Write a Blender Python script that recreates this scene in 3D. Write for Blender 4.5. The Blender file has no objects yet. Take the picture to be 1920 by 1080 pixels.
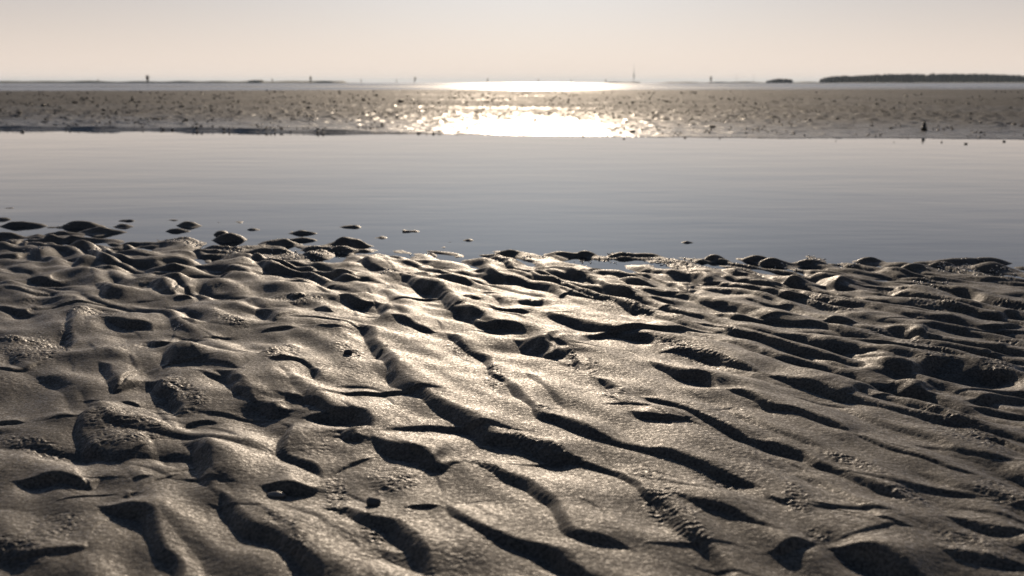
import bpy, bmesh, math, random
import numpy as np
from mathutils import Vector, Matrix, noise as mnoise
R = math.radians
random.seed(7)
rng = np.random.default_rng(11)
sc = bpy.context.scene
col = sc.collection

# ---------------------------------------------------------------- camera
CAM_H = 0.42
FPX = 1867.0                      # focal length in pixels of the 1920 px frame (35 mm)
HOR = 155.5
PITCH = math.atan((540 - HOR) / FPX)
cd = bpy.data.cameras.new("camera"); cam = bpy.data.objects.new("camera", cd); col.objects.link(cam)
cam.location = (0, 0, CAM_H)
cam.rotation_euler = (math.pi / 2 - PITCH, 0, 0)
cd.sensor_width = 36; cd.lens = 36 * FPX / 1920
cd.clip_start = 0.02; cd.clip_end = 60000
cd.dof.use_dof = True; cd.dof.focus_distance = 1.45; cd.dof.aperture_fstop = 8.0; cd.dof.aperture_blades = 0
sc.camera = cam

# ---------------------------------------------------------------- sky and sun
SUN_EL, SUN_AZ = 16.0, 1.3        # degrees; azimuth towards +X from +Y
w = bpy.data.worlds.new("World"); sc.world = w; w.use_nodes = True
nt = w.node_tree; nt.nodes.clear()
out = nt.nodes.new('ShaderNodeOutputWorld'); bg = nt.nodes.new('ShaderNodeBackground')
sky = nt.nodes.new('ShaderNodeTexSky'); sky.sky_type = 'NISHITA'; sky.sun_disc = False
sky.sun_elevation = R(SUN_EL); sky.sun_rotation = R(SUN_AZ)
sky.altitude = 0; sky.air_density = 1.0; sky.dust_density = 1.0; sky.ozone_density = 3.0
hs = nt.nodes.new('ShaderNodeHueSaturation'); hs.inputs['Saturation'].default_value = 0.8
mx = nt.nodes.new('ShaderNodeMix'); mx.data_type = 'RGBA'; mx.blend_type = 'MULTIPLY'
mx.inputs[0].default_value = 1.0
mx.inputs[7].default_value = (0.180, 0.225, 0.295, 1)
gmm = nt.nodes.new('ShaderNodeGamma'); gmm.inputs[1].default_value = 0.7
nt.links.new(sky.outputs[0], gmm.inputs[0]); nt.links.new(gmm.outputs[0], hs.inputs['Color'])
nt.links.new(hs.outputs[0], mx.inputs[6])
# pale dusty band of air low over the horizon, all the way round
tc = nt.nodes.new('ShaderNodeTexCoord'); sep = nt.nodes.new('ShaderNodeSeparateXYZ'); nt.links.new(tc.outputs['Generated'], sep.inputs[0])
ab = nt.nodes.new('ShaderNodeMath'); ab.operation = 'ABSOLUTE'; nt.links.new(sep.outputs[2], ab.inputs[0])
mu = nt.nodes.new('ShaderNodeMath'); mu.operation = 'MULTIPLY'; mu.inputs[1].default_value = -8.5; nt.links.new(ab.outputs[0], mu.inputs[0])
ex = nt.nodes.new('ShaderNodeMath'); ex.operation = 'EXPONENT'; nt.links.new(mu.outputs[0], ex.inputs[0])
hm = nt.nodes.new('ShaderNodeMix'); hm.data_type = 'RGBA'; nt.links.new(ex.outputs[0], hm.inputs[0])
nt.links.new(mx.outputs[2], hm.inputs[6]); hm.inputs[7].default_value = (3.2, 2.64, 2.25, 1)
nt.links.new(hm.outputs[2], bg.inputs[0]); bg.inputs[1].default_value = 0.15
nt.links.new(bg.outputs[0], out.inputs[0])
sd = bpy.data.lights.new("sun", 'SUN'); sun = bpy.data.objects.new("sun", sd); col.objects.link(sun)
sd.energy = 2.0; sd.angle = R(0.55); sd.color = (1.0, 0.81, 0.61)
d = Vector((math.sin(R(SUN_AZ)) * math.cos(R(SUN_EL)), math.cos(R(SUN_AZ)) * math.cos(R(SUN_EL)), math.sin(R(SUN_EL))))
sun.rotation_euler = d.to_track_quat('Z', 'Y').to_euler()
sc.view_settings.view_transform = 'Standard'; sc.view_settings.look = 'None'
sc.view_settings.exposure = 1.0; sc.view_settings.gamma = 1.0
sc.render.engine = 'CYCLES'; sc.cycles.use_denoising = True
sc.cycles.max_bounces = 5; sc.cycles.volume_bounces = 0; sc.cycles.caustics_reflective = False; sc.cycles.caustics_refractive = False

# ---------------------------------------------------------------- helpers
def ss(a, b, x):
    t = np.clip((x - a) / (b - a), 0, 1); return t * t * (3 - 2 * t)

def tag(o, label=None, cat=None, group=None, kind=None):
    for k, v in (('label', label), ('category', cat), ('group', group), ('kind', kind)):
        if v: o[k] = v
    return o

def shore(x):
    return 2.385 - 0.11 * x - 0.08 * np.maximum(x, 0) - 0.11 * np.minimum(x + 0.15, 0)
def zbase(x, y):
    """mean level of the sand: falls below the water line past the near shore"""
    sh = shore(x)
    near = 0.046 * (1 - np.exp(-np.maximum(sh - y, 0) / 0.75))
    far = -0.013 * np.maximum(y - sh, 0) - 0.007 * ss(0.02, 0.2, y - sh)
    return np.maximum(np.where(y < sh, near, far) + 0.0, -0.12)

CP, SP = math.cos(PITCH), math.sin(PITCH)
def ray(px, py):
    u = (px - 960) / FPX; v = (540 - py) / FPX
    return u, CP + v * SP, -SP + v * CP       # x, y, z (camera looks along +Y tilted down)
def ground(px, py, flat=None):
    """point of the ground seen at a pixel of the 1920x1080 photograph"""
    px = np.asarray(px, float); py = np.asarray(py, float)
    dx, dy, dz = ray(px, py)
    z = np.zeros_like(px) if flat is None else np.full_like(px, flat)
    for _ in range(8 if flat is None else 1):
        t = (z - CAM_H) / dz
        x, y = dx * t, dy * t
        if flat is None: z = zbase(x, y)
    return x, y, z
def topx(x, y, z):
    zc = z - CAM_H
    dep = y * CP - zc * SP; up = y * SP + zc * CP
    dep = np.maximum(dep, 0.05)
    return 960 + FPX * x / dep, 540 - FPX * up / dep

_perm = rng.permutation(4096)
_ang = rng.random(4096) * 2 * np.pi
def perlin(x, y, seed=0):
    xi = np.floor(x).astype(np.int64); yi = np.floor(y).astype(np.int64)
    xf = x - xi; yf = y - yi
    u = xf ** 3 * (xf * (xf * 6 - 15) + 10); v = yf ** 3 * (yf * (yf * 6 - 15) + 10)
    def g(ix, iy, dx, dy):
        a = _ang[_perm[(_perm[(ix + seed * 57) & 4095] + iy) & 4095]]
        return np.cos(a) * dx + np.sin(a) * dy
    n00 = g(xi, yi, xf, yf); n10 = g(xi + 1, yi, xf - 1, yf)
    n01 = g(xi, yi + 1, xf, yf - 1); n11 = g(xi + 1, yi + 1, xf - 1, yf - 1)
    return ((n00 * (1 - u) + n10 * u) * (1 - v) + (n01 * (1 - u) + n11 * u) * v) * 1.4

def grid_mesh(name, X, Y, Z, mats, wrap=False, attrs=None, uvmap=None):
    nr, nc = X.shape
    co = np.stack([X, Y, Z], -1).reshape(-1, 3)
    r = np.arange(nr - 1)[:, None]; c = np.arange(nc if wrap else nc - 1)[None, :]
    c2 = (c + 1) % nc
    q = np.stack([r * nc + c, (r + 1) * nc + c, (r + 1) * nc + c2, r * nc + c2], -1).reshape(-1, 4)
    me = bpy.data.meshes.new(name)
    me.vertices.add(len(co)); me.vertices.foreach_set('co', co.astype(np.float32).ravel())
    me.loops.add(q.size); me.loops.foreach_set('vertex_index', q.astype(np.int32).ravel())
    me.polygons.add(len(q)); me.polygons.foreach_set('loop_start', np.arange(0, q.size, 4, dtype=np.int32))
    me.update(calc_edges=True)
    me.polygons.foreach_set('use_smooth', np.ones(len(q), bool))
    for k, a in (attrs or {}).items():
        at = me.attributes.new(k, 'FLOAT', 'POINT'); at.data.foreach_set('value', a.astype(np.float32).ravel())
    for m in mats: me.materials.append(m)
    # make sure faces look up
    n = me.polygons[len(me.polygons) // 2].normal
    if n.z < 0: me.flip_normals()
    o = bpy.data.objects.new(name, me); col.objects.link(o)
    return o

# ---------------------------------------------------------------- materials
def new_mat(name):
    m = bpy.data.materials.new(name); m.use_nodes = True
    return m, m.node_tree, m.node_tree.nodes['Principled BSDF']
def N(nt, t, **kw):
    n = nt.nodes.new(t)
    for k, v in kw.items(): setattr(n, k, v)
    return n
def noise_tex(nt, vec, scale, detail=3, rough=0.5):
    n = N(nt, 'ShaderNodeTexNoise'); n.inputs['Scale'].default_value = scale
    n.inputs['Detail'].default_value = detail; n.inputs['Roughness'].default_value = rough
    nt.links.new(vec, n.inputs['Vector']); return n
def mapping(nt, vec, scale):
    m = N(nt, 'ShaderNodeMapping'); m.inputs['Scale'].default_value = scale; nt.links.new(vec, m.inputs['Vector']); return m.outputs[0]
def ramp(nt, fac, stops):
    r = N(nt, 'ShaderNodeValToRGB'); e = r.color_ramp.elements
    while len(e) < len(stops): e.new(0.5)
    for i, (p, c) in enumerate(stops): e[i].position = p; e[i].color = (*c, 1) if len(c) == 3 else c
    nt.links.new(fac, r.inputs[0]); return r
def bump(nt, h, strength, dist, prev=None):
    b = N(nt, 'ShaderNodeBump'); b.inputs['Distance'].default_value = dist
    if isinstance(strength, (int, float)): b.inputs['Strength'].default_value = strength
    else: nt.links.new(strength, b.inputs['Strength'])
    nt.links.new(h, b.inputs['Height'])
    if prev is not None: nt.links.new(prev, b.inputs['Normal'])
    return b.outputs[0]
def math_n(nt, op, a, b=0.0, c=None, clamp=False):   # a, b, c: numbers or sockets
    m = N(nt, 'ShaderNodeMath', operation=op); m.use_clamp = clamp
    for i, v in enumerate((a, b) if c is None else (a, b, c)):
        if isinstance(v, (int, float)): m.inputs[i].default_value = v
        else: nt.links.new(v, m.inputs[i])
    return m.outputs[0]

def wet_film(nt, bs, rough, cover, normal):
    """ground grains (the Principled, kept matte) partly covered by a film of water"""
    bs.inputs['Specular IOR Level'].default_value = 0.15
    gl = N(nt, 'ShaderNodeBsdfGlossy')
    fr = N(nt, 'ShaderNodeFresnel'); fr.inputs['IOR'].default_value = 1.33
    mxs = N(nt, 'ShaderNodeMixShader'); fac = math_n(nt, 'MULTIPLY', fr.outputs[0], cover)
    if isinstance(rough, (int, float)): gl.inputs['Roughness'].default_value = rough
    else: nt.links.new(rough, gl.inputs['Roughness'])
    nt.links.new(normal, gl.inputs['Normal']); nt.links.new(normal, fr.inputs['Normal'])
    nt.links.new(fac, mxs.inputs[0]); nt.links.new(bs.outputs[0], mxs.inputs[1]); nt.links.new(gl.outputs[0], mxs.inputs[2])
    o = [n for n in nt.nodes if n.type == 'OUTPUT_MATERIAL'][0]
    nt.links.new(mxs.outputs[0], o.inputs['Surface'])

# wet rippled sand
M_sand, nt, bs = new_mat('wet_sand')
geo = N(nt, 'ShaderNodeNewGeometry').outputs['Position']
at = N(nt, 'ShaderNodeAttribute', attribute_name='crumb').outputs['Fac']
big = noise_tex(nt, geo, 9, 4, 0.6)
fine = noise_tex(nt, geo, 900, 2, 0.6)
grain = noise_tex(nt, geo, 330, 3, 0.75)
mid = noise_tex(nt, geo, 110, 3, 0.6)
cr = ramp(nt, big.outputs['Fac'], [(0.3, (0.054, 0.048, 0.040)), (0.7, (0.090, 0.078, 0.062))])
gm = N(nt, 'ShaderNodeMix', data_type='RGBA', blend_type='MULTIPLY'); gm.inputs[0].default_value = 1.0
gr = ramp(nt, grain.outputs['Fac'], [(0.35, (0.35, 0.35, 0.36)), (0.65, (1.6, 1.56, 1.5))])
nt.links.new(cr.outputs[0], gm.inputs[6]); nt.links.new(gr.outputs[0], gm.inputs[7])
nt.links.new(gm.outputs[2], bs.inputs['Base Color'])
rr = ramp(nt, fine.outputs['Fac'], [(0.3, (0.38,) * 3), (0.7, (0.66,) * 3)])
bs.inputs['Roughness'].default_value = 0.8
b1 = bump(nt, mid.outputs['Fac'], math_n(nt, 'MULTIPLY_ADD', at, 0.5, 0.10), 0.004)
b2 = bump(nt, grain.outputs['Fac'], 0.5, 0.0012, b1)
nt.links.new(b2, bs.inputs['Normal'])
vo = N(nt, 'ShaderNodeTexVoronoi'); vo.inputs['Scale'].default_value = 520; nt.links.new(geo, vo.inputs['Vector'])
spx = N(nt, 'ShaderNodeSeparateColor'); nt.links.new(vo.outputs['Color'], spx.inputs[0])
grn = math_n(nt, 'MULTIPLY_ADD', math_n(nt, 'POWER', spx.outputs[0], 3.0), 2.6, 0.35)
cov = math_n(nt, 'MULTIPLY_ADD', big.outputs['Fac'], 0.26, 0.11)
cov = math_n(nt, 'MULTIPLY', cov, grn)
wet_film(nt, bs, rr.outputs[0], cov, b2)

# mudflat of wet sediment
M_mud, nt, bs = new_mat('wet_mud')
geo = N(nt, 'ShaderNodeNewGeometry').outputs['Position']
wet = N(nt, 'ShaderNodeAttribute', attribute_name='wet').outputs['Fac']; film = N(nt, 'ShaderNodeAttribute', attribute_name='film').outputs['Fac']
n1 = noise_tex(nt, geo, 1.3, 5, 0.6); n2 = noise_tex(nt, geo, 26, 4, 0.65); n3 = noise_tex(nt, geo, 7, 3, 0.6)
cr = ramp(nt, n1.outputs['Fac'], [(0.3, (0.032, 0.031, 0.027)), (0.7, (0.068, 0.061, 0.048))])
nt.links.new(cr.outputs[0], bs.inputs['Base Color'])
wn = math_n(nt, 'ADD', wet, math_n(nt, 'MULTIPLY', math_n(nt, 'SUBTRACT', n3.outputs['Fac'], 0.54), 3.0), clamp=True)
ro = math_n(nt, 'MULTIPLY_ADD', wn, -0.60, 0.8)
bs.inputs['Roughness'].default_value = 0.85
bst = math_n(nt, 'MULTIPLY_ADD', wn, -0.55, 0.75)
bm_ = bump(nt, n2.outputs['Fac'], bst, 0.03); nt.links.new(bm_, bs.inputs['Normal'])
wet_film(nt, bs, math_n(nt, 'MULTIPLY_ADD', wn, -0.41, 0.6), math_n(nt, 'MULTIPLY_ADD', film, 0.32, math_n(nt, 'MULTIPLY_ADD', wn, 0.09, 0.07)), bm_)

# water of the tidal pool and the far sea
def water(name, base, waves, rough):
    m, nt, bs = new_mat(name)
    geo = N(nt, 'ShaderNodeNewGeometry').outputs['Position']
    bs.inputs['Base Color'].default_value = (*base, 1); bs.inputs['Roughness'].default_value = rough
    bs.inputs['IOR'].default_value = 1.333
    prev = None
    for sc_, rot, s, st, dist in waves:
        mp = N(nt, 'ShaderNodeMapping'); mp.inputs['Scale'].default_value = sc_; mp.inputs['Rotation'].default_value = (0, 0, R(rot))
        nt.links.new(geo, mp.inputs['Vector'])
        prev = bump(nt, noise_tex(nt, mp.outputs[0], s, 2, 0.45).outputs['Fac'], st, dist, prev)
    nt.links.new(prev, bs.inputs['Normal'])
    return m
M_pool = water('pool_water', (0.010, 0.014, 0.018),
               [((0.35, 1, 1), 8, 4.0, 0.09, 0.02), ((0.4, 1, 1), -14, 15.0, 0.04, 0.01), ((1, 1, 1), 0, 1.1, 0.06, 0.04)], 0.012)
M_sea = water('sea_water', (0.03, 0.036, 0.04),
              [((0.5, 1, 1), 5, 1.2, 0.55, 0.35), ((0.6, 1, 1), -20, 0.25, 0.4, 0.8)], 0.22)

# ---------------------------------------------------------------- foreground sand relief
# each ripple face: (height of the shaded face in px, steepness, points along its foot in photo pixels, left to right)
def L(h, s, *p): return (h, s, [(p[i], p[i + 1]) for i in range(0, len(p), 2)])
LINES = [
 # centre
 L(26, .85, 672,604, 680,622, 692,645, 706,665, 724,682, 724,707, 742,724, 767,735, 792,750, 817,767, 842,785, 870,798, 892,815, 908,826, 935,828, 960,831, 985,835, 1022,855, 1072,860, 1110,870),
 L(16, .8, 1060,858, 1110,870, 1147,882, 1172,897, 1190,912, 1205,930),
 L(30, .7, 1180,905, 1210,937, 1235,957, 1260,985, 1282,1007, 1310,1025, 1335,1050, 1350,1085, 1365,1120),
 L(16, 1.0, 728,594, 755,604, 780,613, 805,619, 828,618),
 L(17, .8, 835,620, 850,636, 880,654, 905,666, 911,685, 918,702, 942,712, 958,733, 980,753, 997,768, 1004,784, 1035,790, 1060,800, 1085,812, 1122,825, 1160,837, 1210,847, 1260,860, 1297,875, 1335,890, 1372,902, 1410,912, 1440,921),
 L(34, 1.0, 478,752, 500,771, 530,770, 555,762),
 L(24, .9, 555,778, 592,780, 630,783, 668,786, 700,806),
 L(34, 1.0, 637,806, 645,821, 667,824, 690,818),
 L(24, 1.0, 690,814, 710,836, 730,847, 767,858, 792,870, 825,881, 855,867, 885,866),
 L(24, .75, 860,862, 885,866, 917,880, 942,895, 962,903, 985,916, 1010,937, 1032,957, 1047,993, 1065,1010, 1097,1021, 1147,1026, 1197,1036),
 L(18, 1.0, 548,782, 528,800, 519,815, 517,838, 530,852, 555,862, 585,874, 608,889),
 L(18, 1.1, 480,914, 530,923, 567,924, 590,917, 604,904),
 L(26, .85, 585,955, 615,955, 640,957, 660,972, 692,985, 722,994, 742,1015, 767,1042, 792,1072, 800,1100),
 L(24, .9, 408,914, 416,935, 420,960, 437,985, 462,1003, 480,1008, 505,1017, 530,1035, 555,1055, 580,1076, 600,1110),
 L(6, 1.0, 752,958, 780,951, 830,944),
 L(20, .9, 834,938, 842,960, 867,982, 905,1007, 942,1022, 962,1026, 1010,1035, 1030,1051, 1052,1066, 1085,1082, 1120,1110),
 L(20, .7, 1107,702, 1132,716, 1147,742, 1160,748),
 L(12, 1.1, 1198,741, 1215,747, 1235,755, 1260,761, 1297,776, 1325,790, 1347,801, 1385,820, 1420,836),
 L(22, .9, 1385,820, 1440,838, 1490,853, 1515,866, 1552,879, 1602,902, 1652,923, 1690,937, 1715,941),
 L(10, 1.0, 1178,772, 1195,784, 1222,788, 1272,791, 1305,782),
 L(42, 1.1, 955,632, 975,644, 997,653, 1018,661, 1035,664, 1060,660, 1078,650),
 L(14, .7, 1062,655, 1070,672, 1080,684, 1097,694),
 L(18, .75, 1020,582, 1027,592, 1050,600, 1072,606, 1115,619, 1160,627, 1205,633, 1225,646),
 L(20, .85, 1225,655, 1272,657, 1310,667, 1340,676, 1372,688, 1405,696, 1440,706),
 L(18, .8, 1420,700, 1460,712, 1485,720, 1527,731, 1565,742, 1615,753, 1665,766, 1690,771, 1740,785, 1815,798, 1850,808),
 L(17, 1.1, 1207,671, 1230,685, 1260,701, 1285,708, 1310,711, 1330,722, 1352,732),
 L(14, .95, 1352,730, 1385,741, 1410,753, 1440,768, 1490,778, 1540,795, 1577,808, 1600,815),
 L(10, .8, 1590,811, 1627,828, 1665,843, 1715,860, 1752,873, 1790,887, 1840,897),
 L(9, .8, 1300,606, 1347,616, 1372,626, 1390,631, 1417,636, 1440,643, 1477,651, 1515,666, 1540,676, 1577,688, 1597,691),
 L(12, .9, 1325,580, 1372,595, 1405,597, 1440,598, 1490,605, 1540,608, 1590,625, 1627,636, 1650,643),
 L(24, 1.1, 1640,606, 1677,618, 1715,633, 1752,637, 1775,631),
 L(30, 1.1, 1660,708, 1675,722, 1690,729, 1727,739, 1762,737),
 L(26, 1.0, 1712,705, 1740,697, 1765,688, 1788,682),
 L(32, 1.1, 1833,696, 1852,707, 1870,710, 1890,702),
 L(20, 1.1, 1805,747, 1852,749, 1902,747, 1950,745),
 L(18, 1.1, 1815,756, 1865,768, 1910,776, 1950,782),
 L(12, .9, 1535,600, 1580,603, 1620,602),
 L(22, 1.0, 1435,1034, 1465,1038, 1502,1029, 1535,1022),
 L(40, 1.0, 1540,1026, 1577,1037, 1615,1052, 1652,1070, 1690,1085, 1760,1105),
 L(7, .9, 1630,975, 1665,985, 1690,993, 1722,996),
 L(15, .9, 1760,965, 1802,981, 1840,996, 1877,1005, 1920,1009, 1960,1012),
 L(24, .8, 1740,1030, 1802,1055, 1852,1062, 1925,1068, 1960,1070),
 L(10, .9, 1847,818, 1890,838, 1920,852, 1950,862),
 L(14, .9, 1890,948, 1925,955, 1960,965),
 L(5, 1.0, 1440,930, 1462,942, 1485,944),
 L(10, .5, 1500,950, 1600,958, 1690,968),
 L(12, .45, 1560,880, 1660,905, 1760,925, 1860,938),
 L(14, .45, 1700,830, 1780,845, 1860,862, 1940,872),
 # left
 L(14, 1.0, -20,574, 25,581, 50,585, 68,581),
 L(14, .8, 130,582, 124,600, 120,630, 121,645, 126,662),
 L(17, 1.0, 190,600, 212,608, 237,613, 262,612, 288,618),
 L(12, 1.0, 270,634, 285,646, 312,646, 334,642),
 L(16, .9, 312,650, 306,668, 312,684, 330,684),
 L(17, 1.0, 183,678, 196,704, 207,729, 220,733, 250,721, 278,706),
 L(20, .9, 268,708, 287,731, 312,742, 325,768, 345,776),
 L(17, .9, 400,692, 420,705, 430,729, 450,741, 467,750, 482,758),
 L(6, 1.0, 335,797, 350,789, 362,785, 387,781, 412,784),
 L(8, .9, -20,696, 5,697, 20,699, 50,694, 80,680),
 L(18, .8, 200,748, 172,757, 150,775, 138,798, 141,820, 152,841, 175,848, 198,854),
 L(6, .9, 222,752, 240,753, 265,757),
 L(15, 1.1, 12,903, 62,904, 112,903, 150,911, 172,911, 198,886),
 L(32, .9, 338,820, 357,846, 367,877, 377,902, 402,916),
 L(24, 1.0, 175,944, 200,957, 237,966, 260,972, 270,996, 282,1016, 292,1034, 320,1062, 335,1100),
 L(12, .9, 10,1056, 50,1060, 95,1052, 122,1048, 160,1036, 168,1020),
 L(6, .9, 245,896, 262,897, 287,890),
 L(8, 1.0, 229,928, 240,930, 256,920),
 L(8, .9, -20,795, 20,790, 50,788),
 # towards the water, left
 L(14, 1.0, 38,521, 75,527, 112,527, 138,520),
 L(11, .9, 105,463, 140,470, 175,470),
 L(20, 1.0, 183,464, 212,469, 250,468, 287,463, 315,467),
 L(14, .9, 262,500, 287,507, 320,510, 360,508),
 L(9, .9, 375,478, 405,480, 425,476),
 L(17, .9, 178,530, 190,553, 210,560),
 L(17, .9, 272,528, 300,545, 330,550, 376,534),
 L(6, 1, 320,557, 365,555), L(8, .9, -10,453, 30,457, 58,447), L(9, .9, 30,467, 50,471, 64,462),
 L(12, .9, -20,486, 30,486, 60,478), L(8, .7, 200,478, 260,482, 330,484), L(9, .7, 360,500, 400,508, 450,506),
 L(9, .6, 0,545, 60,552, 120,548), L(12, .7, 335,600, 350,606, 362,612), L(9, .7, 150,498, 210,506, 250,500),
 L(8, .6, 390,560, 420,566, 470,568),
 # towards the water, centre
 L(17, 1.0, 478,495, 495,507, 517,512), L(8, .9, 550,500, 580,506, 612,505),
 L(17, 1.1, 605,510, 628,522, 655,526, 700,522), L(8, .8, 543,522, 580,530, 612,533, 640,531),
 L(13, 1.0, 665,491, 692,505, 728,511), L(11, .9, 530,551, 552,560, 588,556),
 L(18, 1.1, 632,556, 655,567, 680,571, 706,566), L(17, .9, 700,564, 711,584, 709,595, 687,598),
 L(9, .8, 582,577, 610,585, 632,587), L(18, .8, 478,577, 493,592, 513,606, 530,604),
 L(19, .85, 745,514, 777,534, 810,545, 830,562, 838,580, 858,581),
 L(6, 1, 770,515, 805,521), L(8, 1, 813,520, 842,528, 860,533, 882,538),
 L(12, 1, 878,509, 905,515, 935,530, 952,535), L(8, .9, 863,560, 885,567, 912,566),
 L(8, 1.1, 913,571, 930,580, 960,583, 998,586), L(13, .95, 855,582, 880,600, 905,610, 960,617, 990,626),
 L(6, 1, 678,477, 702,482), L(9, 1, 725,481, 752,485), L(6, 1, 793,475, 830,485, 870,482),
 L(9, 1, 890,479, 917,485, 957,488), L(8, .8, 560,478, 600,484, 650,484), L(8, .9, 640,603, 620,612, 560,610),
 L(9, .8, 480,622, 520,618, 560,617), L(12, .8, 540,650, 500,655, 478,672), L(10, .8, 500,678, 520,684, 560,682, 590,700, 570,716),
 L(14, .8, 575,690, 590,706, 585,718), L(7, .8, 693,664, 715,658, 732,645),
 # towards the water, right of centre
 L(9, 1.1, 1020,500, 1047,508, 1080,520, 1108,519), L(10, 1.1, 980,507, 1005,522, 1045,531, 1062,526),
 L(12, 1.1, 1102,522, 1135,541, 1172,553, 1204,553), L(12, 1.1, 1150,520, 1172,530, 1210,537, 1240,536),
 L(9, 1, 1175,509, 1210,516, 1247,526, 1285,546, 1312,541), L(18, 1.1, 1283,515, 1310,530, 1347,533, 1362,532),
 L(9, .9, 1043,540, 1072,552, 1097,555, 1135,560, 1160,571, 1185,585, 1208,581), L(14, .9, 963,564, 985,571, 1010,572, 1024,565),
 L(8, .9, 1210,557, 1247,566, 1274,571), L(11, 1, 1350,507, 1372,518, 1412,517), L(8, 1, 1408,547, 1442,555),
 L(4, 1.2, 1100,504, 1172,506), L(6, 1, 1065,490, 1110,494, 1135,492), L(7, 1, 1170,475, 1210,482, 1250,481),
 L(17, 1.1, 1490,508, 1527,522, 1565,543, 1584,541), L(12, 1, 1550,495, 1602,505, 1652,515, 1690,521, 1738,521),
 L(9, 1, 1440,534, 1477,541, 1495,539), L(9, 1, 1533,532, 1570,542, 1625,547), L(8, 1, 1438,555, 1477,561, 1515,565, 1537,561),
 L(14, .8, 1538,567, 1577,573, 1617,577), L(13, .8, 1738,569, 1777,580, 1815,586, 1845,593, 1877,597, 1918,586),
 L(9, .9, 1700,535, 1735,543, 1767,546), L(8, .9, 1795,520, 1852,528, 1918,531), L(8, .9, 1690,590, 1729,601, 1760,600),
 L(9, 1, 1765,494, 1827,497, 1892,499, 1930,503), L(8, .9, 1620,552, 1680,560, 1730,566), L(9, .8, 1830,612, 1880,616, 1930,612),
 L(10, .7, 1780,660, 1840,668, 1930,668), L(9, .7, 1380,560, 1440,572, 1500,578), L(8, .7, 1600,660, 1650,674, 1680,680),
 L(8, .45, 1480,740, 1540,752, 1600,760), L(9, .4, 1120,760, 1180,764, 1240,770), L(8, .35, 1200,880, 1260,895, 1330,925, 1400,960, 1450,985),
 L(45, .35, 470,985, 520,1030, 560,1070, 600,1110), L(40, .35, 290,950, 340,1010, 380,1060, 400,1100), L(34, .4, 690,1025, 760,1060, 820,1090),
 L(34, .35, 1000,1030, 1060,1075, 1100,1110), L(26, .4, 520,690, 560,740, 620,775, 700,800), L(24, .35, 60,700, 120,740, 140,790), L(22, .35, 350,880, 300,850, 280,800),
 L(20, .4, 1560,755, 1640,790, 1720,815, 1800,850), L(20, .4, 1440,620, 1520,640, 1600,655, 1680,690), L(18, .4, 1480,880, 1560,920, 1620,960, 1660,990),
 L(22, .4, 1700,880, 1780,915, 1860,935, 1940,950), L(16, .4, 1360,770, 1420,800, 1500,830, 1560,850), L(14, .4, 980,690, 1020,730, 1060,770),
 L(10, .4, 1080,935, 1120,955, 1160,985), L(9, .4, 620,720, 700,722, 740,760), L(8, .35, 250,640, 330,650),
]
# low sand domes and islands: x, y, half width, height in px
DOMES = [(60,444,80,14), (150,452,85,15), (250,464,90,15), (335,458,60,12), (30,470,70,10), (425,472,60,11), (505,474,60,10), (200,482,90,10), (90,472,90,12), (20,446,60,12),
 (585,478,50,8), (655,472,44,10), (1850,505,90,8), (1760,500,50,8), (1620,502,60,7), (1460,497,50,7), (1330,492,40,6), (1170,486,40,6), (40,424,40,11), (147,426,50,15), (190,436,36,8), (110,397,13,4), (112,406,15,5), (242,414,18,8), (234,425,17,5), (327,413,14,4),
 (357,423,28,7), (410,417,14,3), (12,392,13,4), (5,412,18,7), (131,383,8,3), (327,434,20,6), (435,450,30,13), (412,440,14,9), (471,431,10,3),
 (655,426,24,7), (655,462,33,16), (572,438,25,7), (560,451,30,8), (520,458,36,12), (779,434,7,2), (715,446,8,3), (785,463,13,3), (880,451,10,4),
 (734,416,4,2), (1287,455,10,3), (1425,489,26,9), (1629,492,20,7), (1815,493,75,10), (1690,507,46,8), (1340,488,30,8), (1065,480,40,10),
 (1530,497,40,8), (945,478,30,7), (1180,482,50,8), (90,452,40,12), (110,440,30,9), (250,460,50,16), (330,455,40,12), (420,470,25,7),
 (320,525,45,10), (85,560,40,8), (480,490,30,8), (600,470,50,8), (20,640,45,10), (110,780,40,6), (230,790,60,12), (800,690,60,5), (160,665,60,8),
 (1625,590,30,6), (1655,690,40,14), (1770,600,30,5), (1480,530,26,7), (1625,548,30,6), (80,505,60,7), (180,490,60,7), (700,470,35,6)]
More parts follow.
